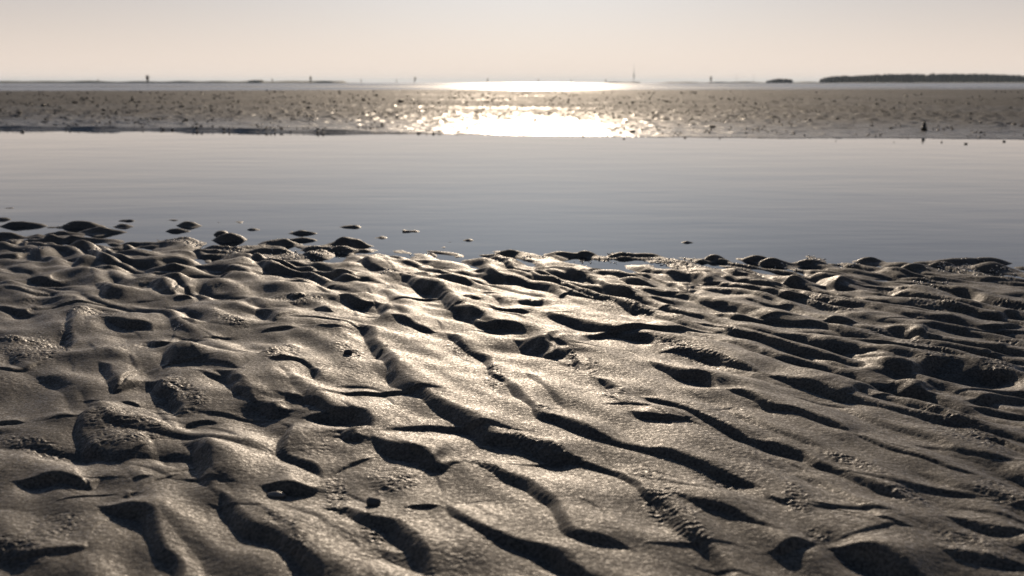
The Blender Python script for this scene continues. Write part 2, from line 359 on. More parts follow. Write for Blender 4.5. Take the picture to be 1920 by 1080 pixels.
# crumbly patches: x, y, half axes, angle
CRUMB = [(1265,960,95,36,42), (1015,838,90,12,20), (1215,890,35,18,20), (630,930,60,26,80), (540,1010,65,30,50), (735,895,50,30,10),
 (755,970,28,20,0), (905,868,60,14,25), (1705,932,48,16,25), (1495,938,40,25,60), (1880,930,60,25,20), (1820,1032,75,30,20),
 (1530,1005,30,16,0), (1815,812,90,26,20), (100,990,60,30,-20), (40,1040,70,30,0), (230,820,100,20,-5), (60,655,65,32,0), (122,638,18,28,0),
 (240,795,90,25,5), (340,735,55,26,30), (60,830,70,15,10), (650,655,35,16,10), (527,665,36,18,-20), (925,705,22,42,-30), (1075,672,14,24,-20),
 (1305,662,85,11,20), (1145,738,50,14,20), (1372,618,24,9,20), (1270,593,18,7,0), (1020,775,25,10,20), (1560,570,58,13,12), (1740,665,60,20,25),
 (1870,690,45,20,20), (1755,572,70,12,10), (1885,642,36,9,0), (1770,780,60,13,10), (1285,498,60,7,8), (1180,490,50,7,5), (1780,507,60,8,5),
 (1860,520,60,8,5), (1745,533,45,10,0), (1890,572,45,12,0), (1530,490,28,7,0), (350,458,60,7,5), (430,470,32,10,0), (500,458,60,7,-10),
 (570,476,70,9,-5), (200,472,25,6,0), (1120,558,60,10,20), (1195,578,40,8,20), (1110,685,14,20,0), (860,650,40,12,30), (700,1000,20,40,-40),
 (1350,905,60,14,22), (180,590,60,14,0), (560,560,60,8,5), (430,600,40,10,20), (1600,870,70,10,20), (1640,620,30,8,0), (940,490,40,6,0), (1400,505,40,8,15)]

def catmull(P, step):
    P = np.array(P, float)
    P = np.vstack([2 * P[0] - P[1], P, 2 * P[-1] - P[-2]])
    outp = []
    for i in range(1, len(P) - 2):
        p0, p1, p2, p3 = P[i - 1:i + 3]
        n = max(2, int(np.linalg.norm(p2 - p1) / step))
        t = np.linspace(0, 1, n, endpoint=False)[:, None]
        outp.append(0.5 * (2 * p1 + (p2 - p0) * t + (2 * p0 - 5 * p1 + 4 * p2 - p3) * t ** 2 + (3 * p1 - p0 - 3 * p2 + p3) * t ** 3))
    outp.append(P[-2][None])
    return np.vstack(outp)

NC, NR = 1300, 1080
a_in = np.linspace(-31, 31, NC)
k = np.linspace(0, 1, 110)[1:-1]
a_out = 31 + (180 - 31) * (0.12 * k + 0.88 * k ** 2)
ANG = np.radians(np.concatenate([-a_out[::-1], a_in, a_out]))
r_in = 1 / np.linspace(1 / 0.70, 1 / 3.5, NR)
RAD = np.concatenate([np.geomspace(0.05, 0.695, 60), r_in, np.geomspace(3.55, 12, 36)])
A2, R2 = np.meshgrid(ANG, RAD)
X, Y = R2 * np.sin(A2), R2 * np.cos(A2)
ZB = zbase(X, Y)
Z = np.zeros_like(ZB)
for (h, st, pts) in LINES:
    px = np.array([p[0] for p in pts], float); py = np.array([p[1] for p in pts], float)
    gx, gy, _ = ground(px, py)
    dist = float(np.mean(np.hypot(gx, gy)))
    wd = h * dist / FPX * 1.5
    C = catmull(np.stack([gx, gy], 1), min(0.008, max(0.003, wd * 0.3)))
    H = 0.70 * st * wd
    seg = np.diff(C, axis=0); ln = np.hypot(seg[:, 0], seg[:, 1]) + 1e-9
    s = np.concatenate([[0], np.cumsum(ln)]); tot = s[-1]
    T = np.gradient(C, axis=0); T /= np.hypot(T[:, 0], T[:, 1])[:, None] + 1e-9
    tap = min(0.33 * tot, 2.2 * wd + 0.006)
    amp = ss(0, tap, s) * ss(0, tap, tot - s)
    amp *= 0.86 + 0.22 * np.sin(s * 37 + gx[0] * 50)
    Lh, Ll = 2.1 * wd + 0.015, 1.9 * wd + 0.008
    Rr = wd + 2.3 * Lh
    aa = np.arctan2(C[:, 0], C[:, 1]); rad = np.hypot(C[:, 0], C[:, 1])
    rmin, rmax = rad.min() - Rr, rad.max() + Rr
    da = Rr / max(rad.min() - 0.3 * Rr, 0.2)
    i0, i1 = np.searchsorted(RAD, [rmin, rmax]); j0, j1 = np.searchsorted(ANG, [aa.min() - da, aa.max() + da])
    if i1 <= i0 or j1 <= j0: continue
    sx = X[i0:i1, j0:j1]; sy = Y[i0:i1, j0:j1]; shp = sx.shape
    sx = sx.ravel(); sy = sy.ravel()
    # soft nearest point of the foot line
    wob = 0.13 * wd
    qx = sx + wob * perlin(sx / 0.035, sy / 0.035, 3); qy = sy + wob * perlin(sx / 0.035, sy / 0.035, 4)
    qx32 = qx.astype(np.float32); qy32 = qy.astype(np.float32); C32 = C.astype(np.float32)
    ep = np.float32((0.30 * wd) ** 2)
    ref = np.stack([C[:, 0], C[:, 1], T[:, 0], T[:, 1], amp, C[:, 0] * 0 + 1], 1).astype(np.float32)
    acc = np.zeros((len(sx), 6), np.float32); stp = 20000
    for b in range(0, len(sx), stp):
        D = (qx32[b:b + stp, None] - C32[None, :, 0]) ** 2 + (qy32[b:b + stp, None] - C32[None, :, 1]) ** 2
        D += ep; D /= D.min(1)[:, None]
        D = 1 / (D * D); D *= D
        acc[b:b + stp] = D @ ref
    acc = acc / acc[:, 5:6]
    tn = np.hypot(acc[:, 2], acc[:, 3]) + 1e-6
    dd = ((qx - acc[:, 0]) * (-acc[:, 3]) + (qy - acc[:, 1]) * acc[:, 2]) / tn
    av = acc[:, 4] * np.clip(tn * 1.3, 0, 1)
    dist_e = np.hypot(qx - acc[:, 0], qy - acc[:, 1])
    av = av * ss(Rr, Rr * 0.6, dist_e)
    wl = wd * np.clip(0.22 + 0.78 * av, 0.22, 1.1)             # faces narrow to a point where they die out
    t = np.clip(dd / wl, 0, 1)
    prof = -0.45 + np.sin(t * np.pi / 2) ** 1.25 * 1.0
    f = np.where(dd < 0, -0.45 * np.exp(np.minimum(dd, 0) / Ll),
        np.where(dd < wl, prof, 0.55 * np.exp(-np.maximum(dd - wl, 0) ** 1.5 / Lh ** 1.5)))
    Z[i0:i1, j0:j1] += (H * av * f).reshape(shp)
PXX, PYY = topx(X, Y, ZB)
front = (Y > 0.3)
ZD = np.full_like(Z, -1.0)
for (cx, cy, hw, hh) in DOMES:
    gx, gy, gz = ground(cx, cy, 0.0); wetd = bool(gy > shore(gx) - 0.06)
    if not wetd: gx, gy, gz = ground(cx, cy); dist = math.hypot(gx, gy)
    ax = hw * dist / FPX * (1.1 if wetd else 1.0); hz = hh * dist / FPX * (1.15 if wetd else 0.9)
    ay = max(ax * 0.26, hz * 1.4) if wetd else max(ax * 0.6, hz * 2.6)
    m = (np.abs(X - gx) < 3.4 * ax) & (np.abs(Y - gy) < 3.4 * ay)
    xm, ym = X[m], Y[m]
    u = (xm - gx) / ax + 0.25 * perlin(xm / (ax * .9), ym / (ax * .9), 34); v = (ym - gy) / ay + 0.25 * perlin(xm / (ax * .9), ym / (ax * .9), 35)
    rr_ = u * u + v * v
    if wetd: ZD[m] = np.maximum(ZD[m], hz * (1.25 * np.exp(-rr_ * 0.9) - 0.5))
    else: Z[m] += hz * np.exp(-rr_ * 1.1)
zc = ZB + Z; kk = 0.004                              # smooth union of the ground with the domes in the shallows
mm = (ZD > -0.9) & (zc - ZD < 0.03)
hh_ = np.clip(0.5 + 0.5 * (ZD - zc) / kk, 0, 1)
Z = np.where(mm, zc * (1 - hh_) + ZD * hh_ + kk * hh_ * (1 - hh_) - ZB, Z)
# ripples of the same kind outside the traced ground
dg = np.degrees(np.abs(A2))
mo = np.maximum(ss(27.0, 31.0, dg), ss(0.76, 0.69, R2)) * ss(2.7, 2.3, Y)
ph = (0.72 * X + 0.69 * Y) / 0.105 + 1.1 * perlin(X / 0.3, Y / 0.3, 21) + 0.5 * perlin(X / 0.11, Y / 0.11, 22)
fr = ph - np.floor(ph)
saw = np.where(fr < 0.27, np.sin(fr / 0.27 * np.pi / 2), 0.5 + 0.5 * np.cos((fr - 0.27) / 0.73 * np.pi)) - 0.5
Z += mo * 0.014 * saw * (0.7 + 0.6 * perlin(X / 0.2, Y / 0.2, 23))
# weaker ripples between the traced ones
def saw_field(nx, ny, lam, sd, w1, w2):
    al_, ac_ = ny * X - nx * Y, nx * X + ny * Y           # along and across the crests
    p_ = ac_ / lam + w1 * perlin(al_ / 0.5, ac_ / 0.22, sd) + w2 * perlin(al_ / 0.17, ac_ / 0.09, sd + 1) + 0.06 * perlin(al_ / 0.03, ac_ / 0.03, sd + 2)
    f_ = p_ - np.floor(p_)
    return np.where(f_ < 0.3, np.sin(f_ / 0.3 * np.pi / 2), 0.5 + 0.5 * np.cos((f_ - 0.3) / 0.7 * np.pi)) - 0.5
ml = ss(0.12, -0.25, X + 0.25 * (Y - 1.3))
am = np.clip(0.85 + 0.9 * perlin(X / 0.22, Y / 0.22, 83), 0.25, 1.3) * (1 - mo) * ss(0.22, 0.0, Y - shore(X)) * (R2 > 0.3)
calm = ss(0.44, 0.22, np.abs(X - 0.00 - 0.25 * (1.4 - Y))) * ss(1.85, 1.5, Y)      # long unbroken ripples in the middle
am *= (0.72 - 0.55 * calm - 0.30 * ml * ss(1.9, 1.4, Y)) + 0.35 * ss(1.6, 2.0, Y)
am *= 1 + 0.45 * ss(0.2, 0.5, X)
Z += am * 0.0085 * ((1 - ml) * saw_field(0.85, 0.53, 0.075, 84, 1.0, 0.35) + ml * saw_field(0.72, 0.69, 0.115, 88, 1.3, 0.75))
# gentle undulation everywhere
ca, sa = math.cos(R(-58)), math.sin(R(-58))
U, V = X * ca + Y * sa, -X * sa + Y * ca
uw = 0.03 * perlin(X / .2, Y / .2, 71)
und = (1 - 0.3 * calm) * 0.0075 * perlin((U + uw) / 0.24, (V + uw) / 0.075, 5) + 0.0035 * perlin(U / 0.08, V / 0.04, 6)
wetz = ss(1.7, 2.3, Y) * ss(0.12, -0.05, Y - shore(X))
left = ss(0.1, -0.5, X) * ss(.9, 1.2, Y)
und += 0.010 * left * ss(0.3, 0.0, Y - shore(X)) * perlin(X / 0.13, Y / 0.12, 17)
und += wetz * (0.009 * perlin(X / 0.13, Y / 0.12, 7) + 0.003 * perlin(X / 0.05, Y / 0.06, 8))
Z += und * ss(12, 4, R2)
# crumbs
cr_m = np.zeros_like(Z)
for (cx, cy, ra, rb, an) in CRUMB:
    c_, s_ = math.cos(R(an)), math.sin(R(an))
    sel = (np.abs(PXX - cx) < ra * 1.6 + 5) & (np.abs(PYY - cy) < ra * 1.6 + 5) & front
    u = (PXX[sel] - cx) * c_ + (PYY[sel] - cy) * s_; v = -(PXX[sel] - cx) * s_ + (PYY[sel] - cy) * c_
    cr_m[sel] = np.maximum(cr_m[sel], ss(1.25, 0.55, np.sqrt((u / ra) ** 2 + (v / rb) ** 2)))
sel = (R2 < 3) 
gen = ss(0.28, 0.5, perlin(X / 0.16, Y / 0.12, 31)) * 0.35
cr_m = np.maximum(cr_m, gen * (R2 < 3))
crx, cry = X + 0.002 * perlin(X / 0.008, Y / 0.008, 12), Y + 0.002 * perlin(X / 0.008, Y / 0.008, 13)
c1 = 1 - 2.2 * np.abs(perlin(crx / 0.0085, cry / 0.0085, 14)); c2 = 1 - 2 * np.abs(perlin(crx / 0.0042, cry / 0.0042, 15))
scale = np.clip(R2 / 1.2, 0.8, 1.6)
cr_m *= np.clip(0.85 + 0.9 * perlin(X / 0.03, Y / 0.03, 91), 0.12, 1.1)
Z += cr_m * scale * (0.0011 * c1 + 0.0005 * c2)
Z += 0.00025 * perlin(X / 0.006, Y / 0.006, 16) * (R2 < 3)
ZS = ZB + Z
sand = grid_mesh('sand_ground', X, Y, ZS, [M_sand], wrap=False, attrs={'crumb': cr_m})
tag(sand, 'wet rippled sand of the tidal flat', None, None, 'structure')

def sand_z(x, y):
    r = math.hypot(x, y); a = math.atan2(x, y)
    i = min(max(np.searchsorted(RAD, r), 1), len(RAD) - 1); j = min(max(np.searchsorted(ANG, a), 1), len(ANG) - 1)
    return float(ZS[i, j])

# ---------------------------------------------------------------- far mudflat
a_in = np.linspace(-32, 32, 900); k = np.linspace(0, 1, 50)[1:-1]
a_out = 32 + 100 * k
ANGm = np.radians(np.concatenate([-a_out[::-1], a_in, a_out]))
RADm = np.concatenate([1 / np.linspace(1 / 5.6, 1 / 11.0, 260)[:-1], 1 / np.linspace(1 / 11.0, 1 / 95., 260)])
Am, Rm = np.meshgrid(ANGm, RADm)
Xm, Ym = Rm * np.sin(Am), Rm * np.cos(Am)
edge = 8.2 - np.where(Xm < 0, 0.33, 0.2) * Xm * np.exp(-np.abs(Xm) / 14) + 0.18 * perlin(Xm / 1.3, Xm * 0 + .5, 41) + 0.05 * perlin(Xm / 0.25, Ym / 0.25, 42)
dm = Ym - edge
bank = 0.022 * ss(0.5, -2.6, Xm) * (1 + 0.6 * perlin(Xm / .5, Ym / .5, 77))                     # the left side starts with a small bank
rise = np.where(dm > 0, 0.004 + bank * ss(0, 0.13, dm) + 0.022 * ss(0, 3.5, dm) , 0.12 * dm)
farr = 54 + 0.35 * Xm + 5 * perlin(Xm / 14, Xm * 0, 43)
rise = rise - 0.16 * ss(0, 25, Ym - farr)
rise = np.maximum(rise, -0.12)
tex = 0.006 * perlin(Xm / 0.35, Ym / 0.5, 44) + 0.0035 * perlin(Xm / 0.10, Ym / 0.16, 45) + 0.0025 * np.maximum(perlin(Xm / 0.05, Ym / 0.07, 46), 0)
lump = np.maximum(perlin(Xm / 0.13, Ym / 0.2, 47) - 0.25, 0) * 0.03
Zm = rise + (tex + lump) * ss(-0.3, 0.6, dm) * (0.55 + 0.8 * ss(9, 12, Rm)) + 0.01 * perlin(Xm / 4, Ym / 4, 48) * ss(0, 4, dm)
wetm = np.clip(1.0 - 0.95 * ss(0.1, 10, dm + 0.8 * perlin(Xm / 1.5, Ym / 0.6, 49)) + 0.5 * ss(0.12, 0.4, perlin(Xm / 5, Ym / 2.5, 50)) * ss(1, 4, dm), 0, 1)
mud = grid_mesh('mudflat', Xm, Ym, Zm, [M_mud], attrs={'wet': wetm, 'film': ss(3.4, 0.3, dm + 0.7 * perlin(Xm / 0.8, Ym / 0.35, 51))})
tag(mud, 'exposed mudflat beyond the pool', None, None, 'structure')
def mud_z(x, y):
    r = math.hypot(x, y); a = math.atan2(x, y)
    i = min(max(np.searchsorted(RADm, r), 1), len(RADm) - 1); j = min(max(np.searchsorted(ANGm, a), 1), len(ANGm) - 1)
    return float(Zm[i, j])

# ---------------------------------------------------------------- water
def sheet(name, x0, x1, y0, y1, z, m):
    X_, Y_ = np.meshgrid(np.linspace(x0, x1, 24), np.linspace(y0, y1, 24))
    return grid_mesh(name, X_, Y_, X_ * 0 + z, [m])
tag(sheet('pool_water', -45, 45, -6, 30, 0.0, M_pool), 'calm tidal pool', None, None, 'structure')
tag(sheet('sea_water', -30000, 30000, 30, 40000, 0.0, M_sea), 'open sea to the horizon', None, None, 'structure')

# sandbanks lying in the far water
M_bank, nt, bs = new_mat('far_sand')
bs.inputs['Base Color'].default_value = (0.10, 0.095, 0.08, 1); bs.inputs['Roughness'].default_value = 0.6
def bank_mesh(name, x0, x1, y, depth, h, seed, m=M_bank, n=90):
    t = np.linspace(0, 1, n); v = np.linspace(0, 1, 9)
    T_, V_ = np.meshgrid(t, v)
    X_ = x0 + (x1 - x0) * T_; Y_ = y + depth * (V_ - 0.5) * (0.6 + 0.4 * np.sin(T_ * 9 + seed))
    env = ss(0, 0.12, T_) * ss(0, 0.12, 1 - T_)
    Z_ = -0.05 * h + h * env * np.sin(np.pi * V_) * (0.75 + 0.5 * perlin(T_ * (x1 - x0) / (12 * h + 2), V_ * 0 + seed, seed))
    return grid_mesh(name, X_, Y_, Z_, [m])
def at_px(px, dist): return (px - 960) / FPX * dist
for i, (p0, p1, ds, dp, h) in enumerate([(-200, 900, 105, 8, .07), (560, 1500, 120, 6, .05), (1180, 2100, 85, 8, .07), (100, 690, 170, 10, .06), (1300, 1560, 260, 18, .12)]):
    o = bank_mesh('sandbank', at_px(p0, ds), at_px(p1, ds), ds, dp, h, i + 3)
    tag(o, None, None, None, 'structure')

# far coast
M_land, nt, bs = new_mat('distant_land')
geo = N(nt, 'ShaderNodeNewGeometry').outputs['Position']
c = ramp(nt, noise_tex(nt, geo, 0.02, 4).outputs['Fac'], [(0.3, (0.035, 0.045, 0.03)), (0.7, (0.06, 0.07, 0.05))])
nt.links.new(c.outputs[0], bs.inputs['Base Color']); bs.inputs['Roughness'].default_value = 0.9
for i, (p0, p1, ds, dp, h) in enumerate([(-700, 725, 2300, 200, 6.5), (560, 660, 2250, 120, 7), (475, 505, 2100, 60, 8), (1215, 1560, 3600, 200, 6), (1130, 1200, 4200, 100, 6), (1500, 2500, 2400, 200, 3)]):
    o = bank_mesh('coast', at_px(p0, ds), at_px(p1, ds), ds, dp, h, i + 11, M_land, 160)
    tag(o, None, None, None, 'structure')

# woods on the coast: a rough mass of crowns
M_wood, nt, bs = new_mat('woodland')
geo = N(nt, 'ShaderNodeNewGeometry').outputs['Position']
c = ramp(nt, noise_tex(nt, geo, 0.15, 4).outputs['Fac'], [(0.3, (0.012, 0.028, 0.036)), (0.7, (0.024, 0.044, 0.052))])  # blue of the hazy distance put into the crown colour
nt.links.new(c.outputs[0], bs.inputs['Base Color']); bs.inputs['Roughness'].default_value = 0.9
def wood(name, prof, ds, depth, crown, seed, label):
    """many crowns joined as one far-off mass; prof = [(px, height px)]"""
    rs = random.Random(seed)
    tb = bmesh.new(); bmesh.ops.create_icosphere(tb, subdivisions=2, radius=1)
    TV = np.array([v.co[:] for v in tb.verts]); TF = np.array([[v.index for v in f.verts] for f in tb.faces]); tb.free()
    x0, x1 = at_px(prof[0][0], ds), at_px(prof[-1][0], ds)
    g = np.random.default_rng(seed)
    n = int((x1 - x0) / crown * 7)
    px = [p[0] for p in prof]; ph_ = [p[1] for p in prof]
    VV, FF = [], []
    def add(c, sc3, jit):
        FF.append(TF + len(TV) * len(VV)); VV.append(TV * (1 + g.normal(0, jit, (len(TV), 1))) * np.array(sc3) + np.array(c))
    for i in range(n):
        x = g.uniform(x0, x1); y = ds + g.uniform(0, depth)
        top = float(np.interp(960 + x / ds * FPX, px, ph_)) * ds / FPX * 1.15 * g.uniform(0.85, 1.0)
        r = crown * g.uniform(0.6, 1.2)
        add((x, y, max(top - r * 0.9, r * 0.5)), (r, r * 0.9, r * g.uniform(.8, 1.1)), .12)
        if top > 2.0 * r: add((x, y, top * 0.35), (r * 0.9, r * 0.8, top * 0.42), .05)   # lower foliage and trunks
    me = bpy.data.meshes.new(name); me.from_pydata(np.vstack(VV).tolist(), [], np.vstack(FF).tolist()); me.materials.append(M_wood)
    o = bpy.data.objects.new(name, me); col.objects.link(o)
    tag(o, label, 'wood', None, 'stuff'); return o
wood('distant_wood', [(1535, 5), (1550, 10), (1570, 12), (1590, 11), (1620, 13), (1660, 14.5), (1700, 14), (1760, 14.5), (1800, 15), (1850, 14), (1890, 12.5), (1920, 13), (2000, 15), (2200, 11), (2500, 8)],
     2500, 60, 5.5, 3, 'long blue grey wood on the coast at the right end of the horizon')
wood('distant_wood', [(1436, 3), (1446, 6.5), (1458, 7), (1470, 6.5), (1478, 3)], 2450, 40, 4.0, 5, 'small isolated dark wood on the horizon left of the long wood')

# ---------------------------------------------------------------- objects
def obj_from(bm, name, m, parent=None, smooth=False):
    me = bpy.data.meshes.new(name); bm.to_mesh(me); bm.free(); me.materials.append(m)
    if smooth: me.polygons.foreach_set('use_smooth', np.ones(len(me.polygons), bool))
    o = bpy.data.objects.new(name, me); col.objects.link(o)
    if parent: o.parent = parent
    return o
def empty(name, loc):
    o = bpy.data.objects.new(name, None); o.location = loc; col.objects.link(o); return o
def cone(bm, r0, r1, z0, z1, seg=10, x=0, y=0, x1=None, y1=None):
    x1 = x if x1 is None else x1; y1 = y if y1 is None else y1
    a = [bm.verts.new((x + r0 * math.cos(i * 2 * math.pi / seg), y + r0 * math.sin(i * 2 * math.pi / seg), z0)) for i in range(seg)]
    b = [bm.verts.new((x1 + r1 * math.cos(i * 2 * math.pi / seg), y1 + r1 * math.sin(i * 2 * math.pi / seg), z1)) for i in range(seg)]
    for i in range(seg): bm.faces.new((a[i], a[(i + 1) % seg], b[(i + 1) % seg], b[i]))
    bm.faces.new(a[::-1]); bm.faces.new(b)
M_bark, nt, bs = new_mat('weathered_wood')
geo = N(nt, 'ShaderNodeNewGeometry').outputs['Position']
c = ramp(nt, noise_tex(nt, geo, 8, 3).outputs['Fac'], [(0.3, (0.04, 0.034, 0.028)), (0.7, (0.08, 0.07, 0.055))])
nt.links.new(c.outputs[0], bs.inputs['Base Color']); bs.inputs['Roughness'].default_value = 0.85
WH = 3.0
def withy(px, hpx, lean, bushy, label):
    ds = WH * FPX / hpx
    root = empty('withy', (at_px(px, ds), ds, -0.1)); root.rotation_euler = (0, R(lean), 0)
    bm = bmesh.new(); cone(bm, .07, .05, -.3, WH * 0.75, 8); obj_from(bm, 'pole', M_bark, root)
    bm = bmesh.new(); rs = random.Random(int(px))
    for i in range(int(90 * bushy)):               # bundled brushwood twigs
        a = rs.uniform(0, 6.28); z0 = rs.uniform(WH * .3, WH * .72); r0 = .06
        sp = rs.uniform(.12, .42) * bushy; z1 = min(z0 + rs.uniform(.5, 1.1), WH * 1.02)
        cone(bm, .03, .012, z0, z1, 4, r0 * math.cos(a), r0 * math.sin(a), r0 * math.cos(a) + sp * math.cos(a), r0 * math.sin(a) + sp * math.sin(a))
    cone(bm, .12, .2 * bushy, WH * .35, WH * .7, 8); cone(bm, .2 * bushy, .1, WH * .7, WH * .93, 8)
    obj_from(bm, 'brushwood', M_bark, root)
    tag(root, label, 'channel marker', 'brushwood markers along the horizon')
withy(291, 17, 0, 1.6, 'tallest and bushiest brushwood marker, far left on the horizon')
withy(200, 9, 0, .8, 'faint small marker pole left of the tallest bushy marker')
withy(520, 10, 0, .8, 'faint short marker pole above the dark left coastline, left of a taller pole')
withy(590, 15.5, 2, 1.0, 'tall straight marker pole on the low dark coast left of the glittering water')
withy(683, 9, 0, .8, 'small faint marker pole at the right end of the dark left coast')
withy(748, 8, 0, .7, 'faintest tiny marker pole just left of the leaning marker')
withy(780, 13.5, 12, 1.0, 'marker pole leaning right at the left end of the glittering sea')
withy(915, 10, 0, 1.0, 'leftmost upright marker standing above the bright glitter')
withy(1008, 8.5, 0, 1.0, 'small marker above the middle of the bright glitter')
withy(1068, 7.5, 8, 1.0, 'smallest tilted marker above the bright glitter')
withy(1132, 8.5, 0, 1.1, 'stout short marker above the glitter, next left of the tall tower')
withy(1325, 15, 0, 1.0, 'slim tall marker between the tower and the small wood')

M_conc, nt, bs = new_mat('concrete')
geo = N(nt, 'ShaderNodeNewGeometry').outputs['Position']
c = ramp(nt, noise_tex(nt, geo, .1, 3).outputs['Fac'], [(0.3, (0.22, 0.22, 0.22)), (0.7, (0.3, 0.3, 0.29))])
nt.links.new(c.outputs[0], bs.inputs['Base Color']); bs.inputs['Roughness'].default_value = 0.8
D = 6500; k1 = D / FPX
t = empty('radio_tower', (at_px(1183.5, D), D, 0)); tag(t, 'tall slender radio tower with a bulge and mast on the horizon', 'tower')
bm = bmesh.new(); cone(bm, 2.4, 1.6, 0, 11 * k1, 12); obj_from(bm, 'shaft', M_conc, t)
bm = bmesh.new(); cone(bm, 1.8, 3.9, 9.5 * k1, 11.5 * k1, 16); cone(bm, 3.9, 3.7, 11.5 * k1, 15 * k1, 16); cone(bm, 3.7, 1.6, 15 * k1, 18 * k1, 16); obj_from(bm, 'platform', M_conc, t)
bm = bmesh.new(); cone(bm, 1.4, .9, 18 * k1, 26 * k1, 8); cone(bm, .9, .35, 26 * k1, 36 * k1, 8); obj_from(bm, 'mast', M_conc, t)
for px, hh, lab in ((1372, 19, 'faint thin mast on the horizon, nearer the slim marker'), (1403, 17, 'faint thin mast on the horizon, nearer the small wood')):
    t = empty('mast', (at_px(px, 8000), 8000, 0)); tag(t, lab, 'mast', 'thin masts on the horizon')
    bm = bmesh.new(); cone(bm, 1.6, .5, 0, hh * 8000 / FPX, 8); obj_from(bm, 'pole', M_conc, t)
    bm = bmesh.new(); cone(bm, 1.6, 1.6, hh * 2.0, hh * 2.0 + 3, 8); obj_from(bm, 'antenna', M_conc, t)

# dark clumps on the mudflat
M_clump, nt, bs = new_mat('shell_and_weed_clump')
geo = N(nt, 'ShaderNodeNewGeometry').outputs['Position']
c = ramp(nt, noise_tex(nt, geo, 60, 3).outputs['Fac'], [(0.3, (0.018, 0.018, 0.014)), (0.7, (0.055, 0.05, 0.035))])
nt.links.new(c.outputs[0], bs.inputs['Base Color']); bs.inputs['Roughness'].default_value = 0.55
def rock(bm, r, M, rs, amp=.25):
    g = bmesh.ops.create_icosphere(bm, subdivisions=2, radius=1)
    off = Vector((rs.uniform(0, 99), rs.uniform(0, 99), 0))
    for v in g['verts']:
        n = mnoise.noise(v.co * 1.6 + off); v.co *= r * (1 + amp * 2 * n); v.co = M @ v.co
def clump_mesh(seed):
    rs = random.Random(seed); bm = bmesh.new()
    for i in range(rs.randint(3, 6)):
        a = rs.uniform(0, 6.28); q = rs.uniform(0, .8)
        rock(bm, rs.uniform(.35, .7), Matrix.Translation((q * math.cos(a) * 1.2, q * math.sin(a), rs.uniform(.1, .35))) @ Matrix.Diagonal((1.3, 1, .8, 1)), rs)
    me = bpy.data.meshes.new('mud_clump'); bm.to_mesh(me); bm.free(); me.materials.append(M_clump)
    me.polygons.foreach_set('use_smooth', np.ones(len(me.polygons), bool)); return me
protos = [clump_mesh(s) for s in range(8)]
SPOTS = [(82,202,4),(37,219,5),(258,202,5),(296,226,4),(349,228,5),(340,203,4),(308,197,3),(437,203,3),(578,206,5),(560,216,4),(631,212,3),(502,196,4),
 (516,194,3),(570,194,3),(725,222,4),(744,222,4),(746,236,3),(682,191,5),(703,206,3),(752,193,5),(703,213,3),(823,196,3),(859,198,3),(875,195,3),
 (940,194,3),(1065,193,4),(1092,196,3),(1160,221,4),(1186,243,5),(1170,253,3),(1223,222,4),(1209,220,3),(1250,192,4),(1185,194,4),(1208,194,4),(1224,211,3),
 (1268,212,3),(1285,251,4),(1317,207,3),(1335,236,5),(1350,252,3),(1297,224,4),(1433,236,4),(1570,224,4),(1519,225,3),(1493,204,3),(1644,189,3),(1644,197,3),
 (1670,238,4),(1703,252,3),(1766,259,4),(1838,231,3),(1883,258,5),(1812,262,4),(1676,259,3),(1568,257,2.5),(140,196,3),(200,190,3),(385,205,3),(450,215,3)]
for i in range(90):
    SPOTS.append((rng.uniform(-30, 1950), 184 + 58 * rng.random() ** 1.3, rng.uniform(1.6, 3.0)))
for i, (px, py, hw) in enumerate(SPOTS):
    x, y, z = ground(px, py, 0.03); x = float(x); y = float(y)
    z = mud_z(x, y); s = hw * (0.95 if py < 246 else 0.55) * math.hypot(x, y) / FPX
    if z < -0.02: z = 0
    o = bpy.data.objects.new('mud_clump', protos[i % 8]); col.objects.link(o)
    z = max(z, 0) + 0.25 * s
    o.location = (x, y, z); o.scale = (s, s, s * rng.uniform(.7, 1.1)); o.rotation_euler = (0, 0, rng.uniform(0, 6.28))
    tag(o, 'small dark clump lying on the far mudflat', 'clump', 'dark clumps scattered over the far mudflat')
TB = bmesh.new(); bmesh.ops.create_icosphere(TB, subdivisions=1, radius=1)
TV = np.array([v.co[:] for v in TB.verts]); TF = np.array([[v.index for v in f.verts] for f in TB.faces]); TB.free()
VV, FF = [], []
PX_ = rng.uniform(-200, 2120, 8000); PY_ = 172 + 90 * rng.random(8000) ** 0.9
ok_ = perlin(PX_ / 60, PY_ / 7, 61) > 0.02 + 0.22 * (PX_ > 1400)
GX_, GY_, _ = ground(PX_[ok_], PY_[ok_], 0.025)
for x, y in zip(GX_.tolist(), GY_.tolist()):
    s_ = rng.uniform(.6, 1.9) * y / FPX
    z = mud_z(x, y)
    if z < 0.0: continue
    FF.append(TF + len(TV) * len(VV)); VV.append(TV * (1 + rng.normal(0, .15, (len(TV), 1))) * np.array([s_ * 1.5, s_ * 1.4, s_]) + np.array([x, y, z + .3 * s_]))
me = bpy.data.meshes.new('shell_debris'); me.from_pydata(np.vstack(VV).tolist(), [], np.vstack(FF).tolist()); me.materials.append(M_clump)
o = bpy.data.objects.new('shell_debris', me); col.objects.link(o)
tag(o, 'countless small dark shells and worm casts strewn over the far mudflat', 'debris', None, 'stuff')
x, y, z = ground(1732, 243, 0.02); x = float(x); y = float(y); s = y / FPX
bm = bmesh.new(); rs = random.Random(4)
rock(bm, 5.5 * s, Matrix.Translation((0, 0, 4 * s)), rs); rock(bm, 4 * s, Matrix.Translation((0.5 * s, 0, 10 * s)) @ Matrix.Diagonal((.8, .8, 1.2, 1)), rs); rock(bm, 2.8 * s, Matrix.Translation((0, 0, 14.5 * s)) @ Matrix.Diagonal((.8, .8, 1.3, 1)), rs)
o = obj_from(bm, 'upright_clump', M_clump, None, True); o.location = (x, y, mud_z(x, y))
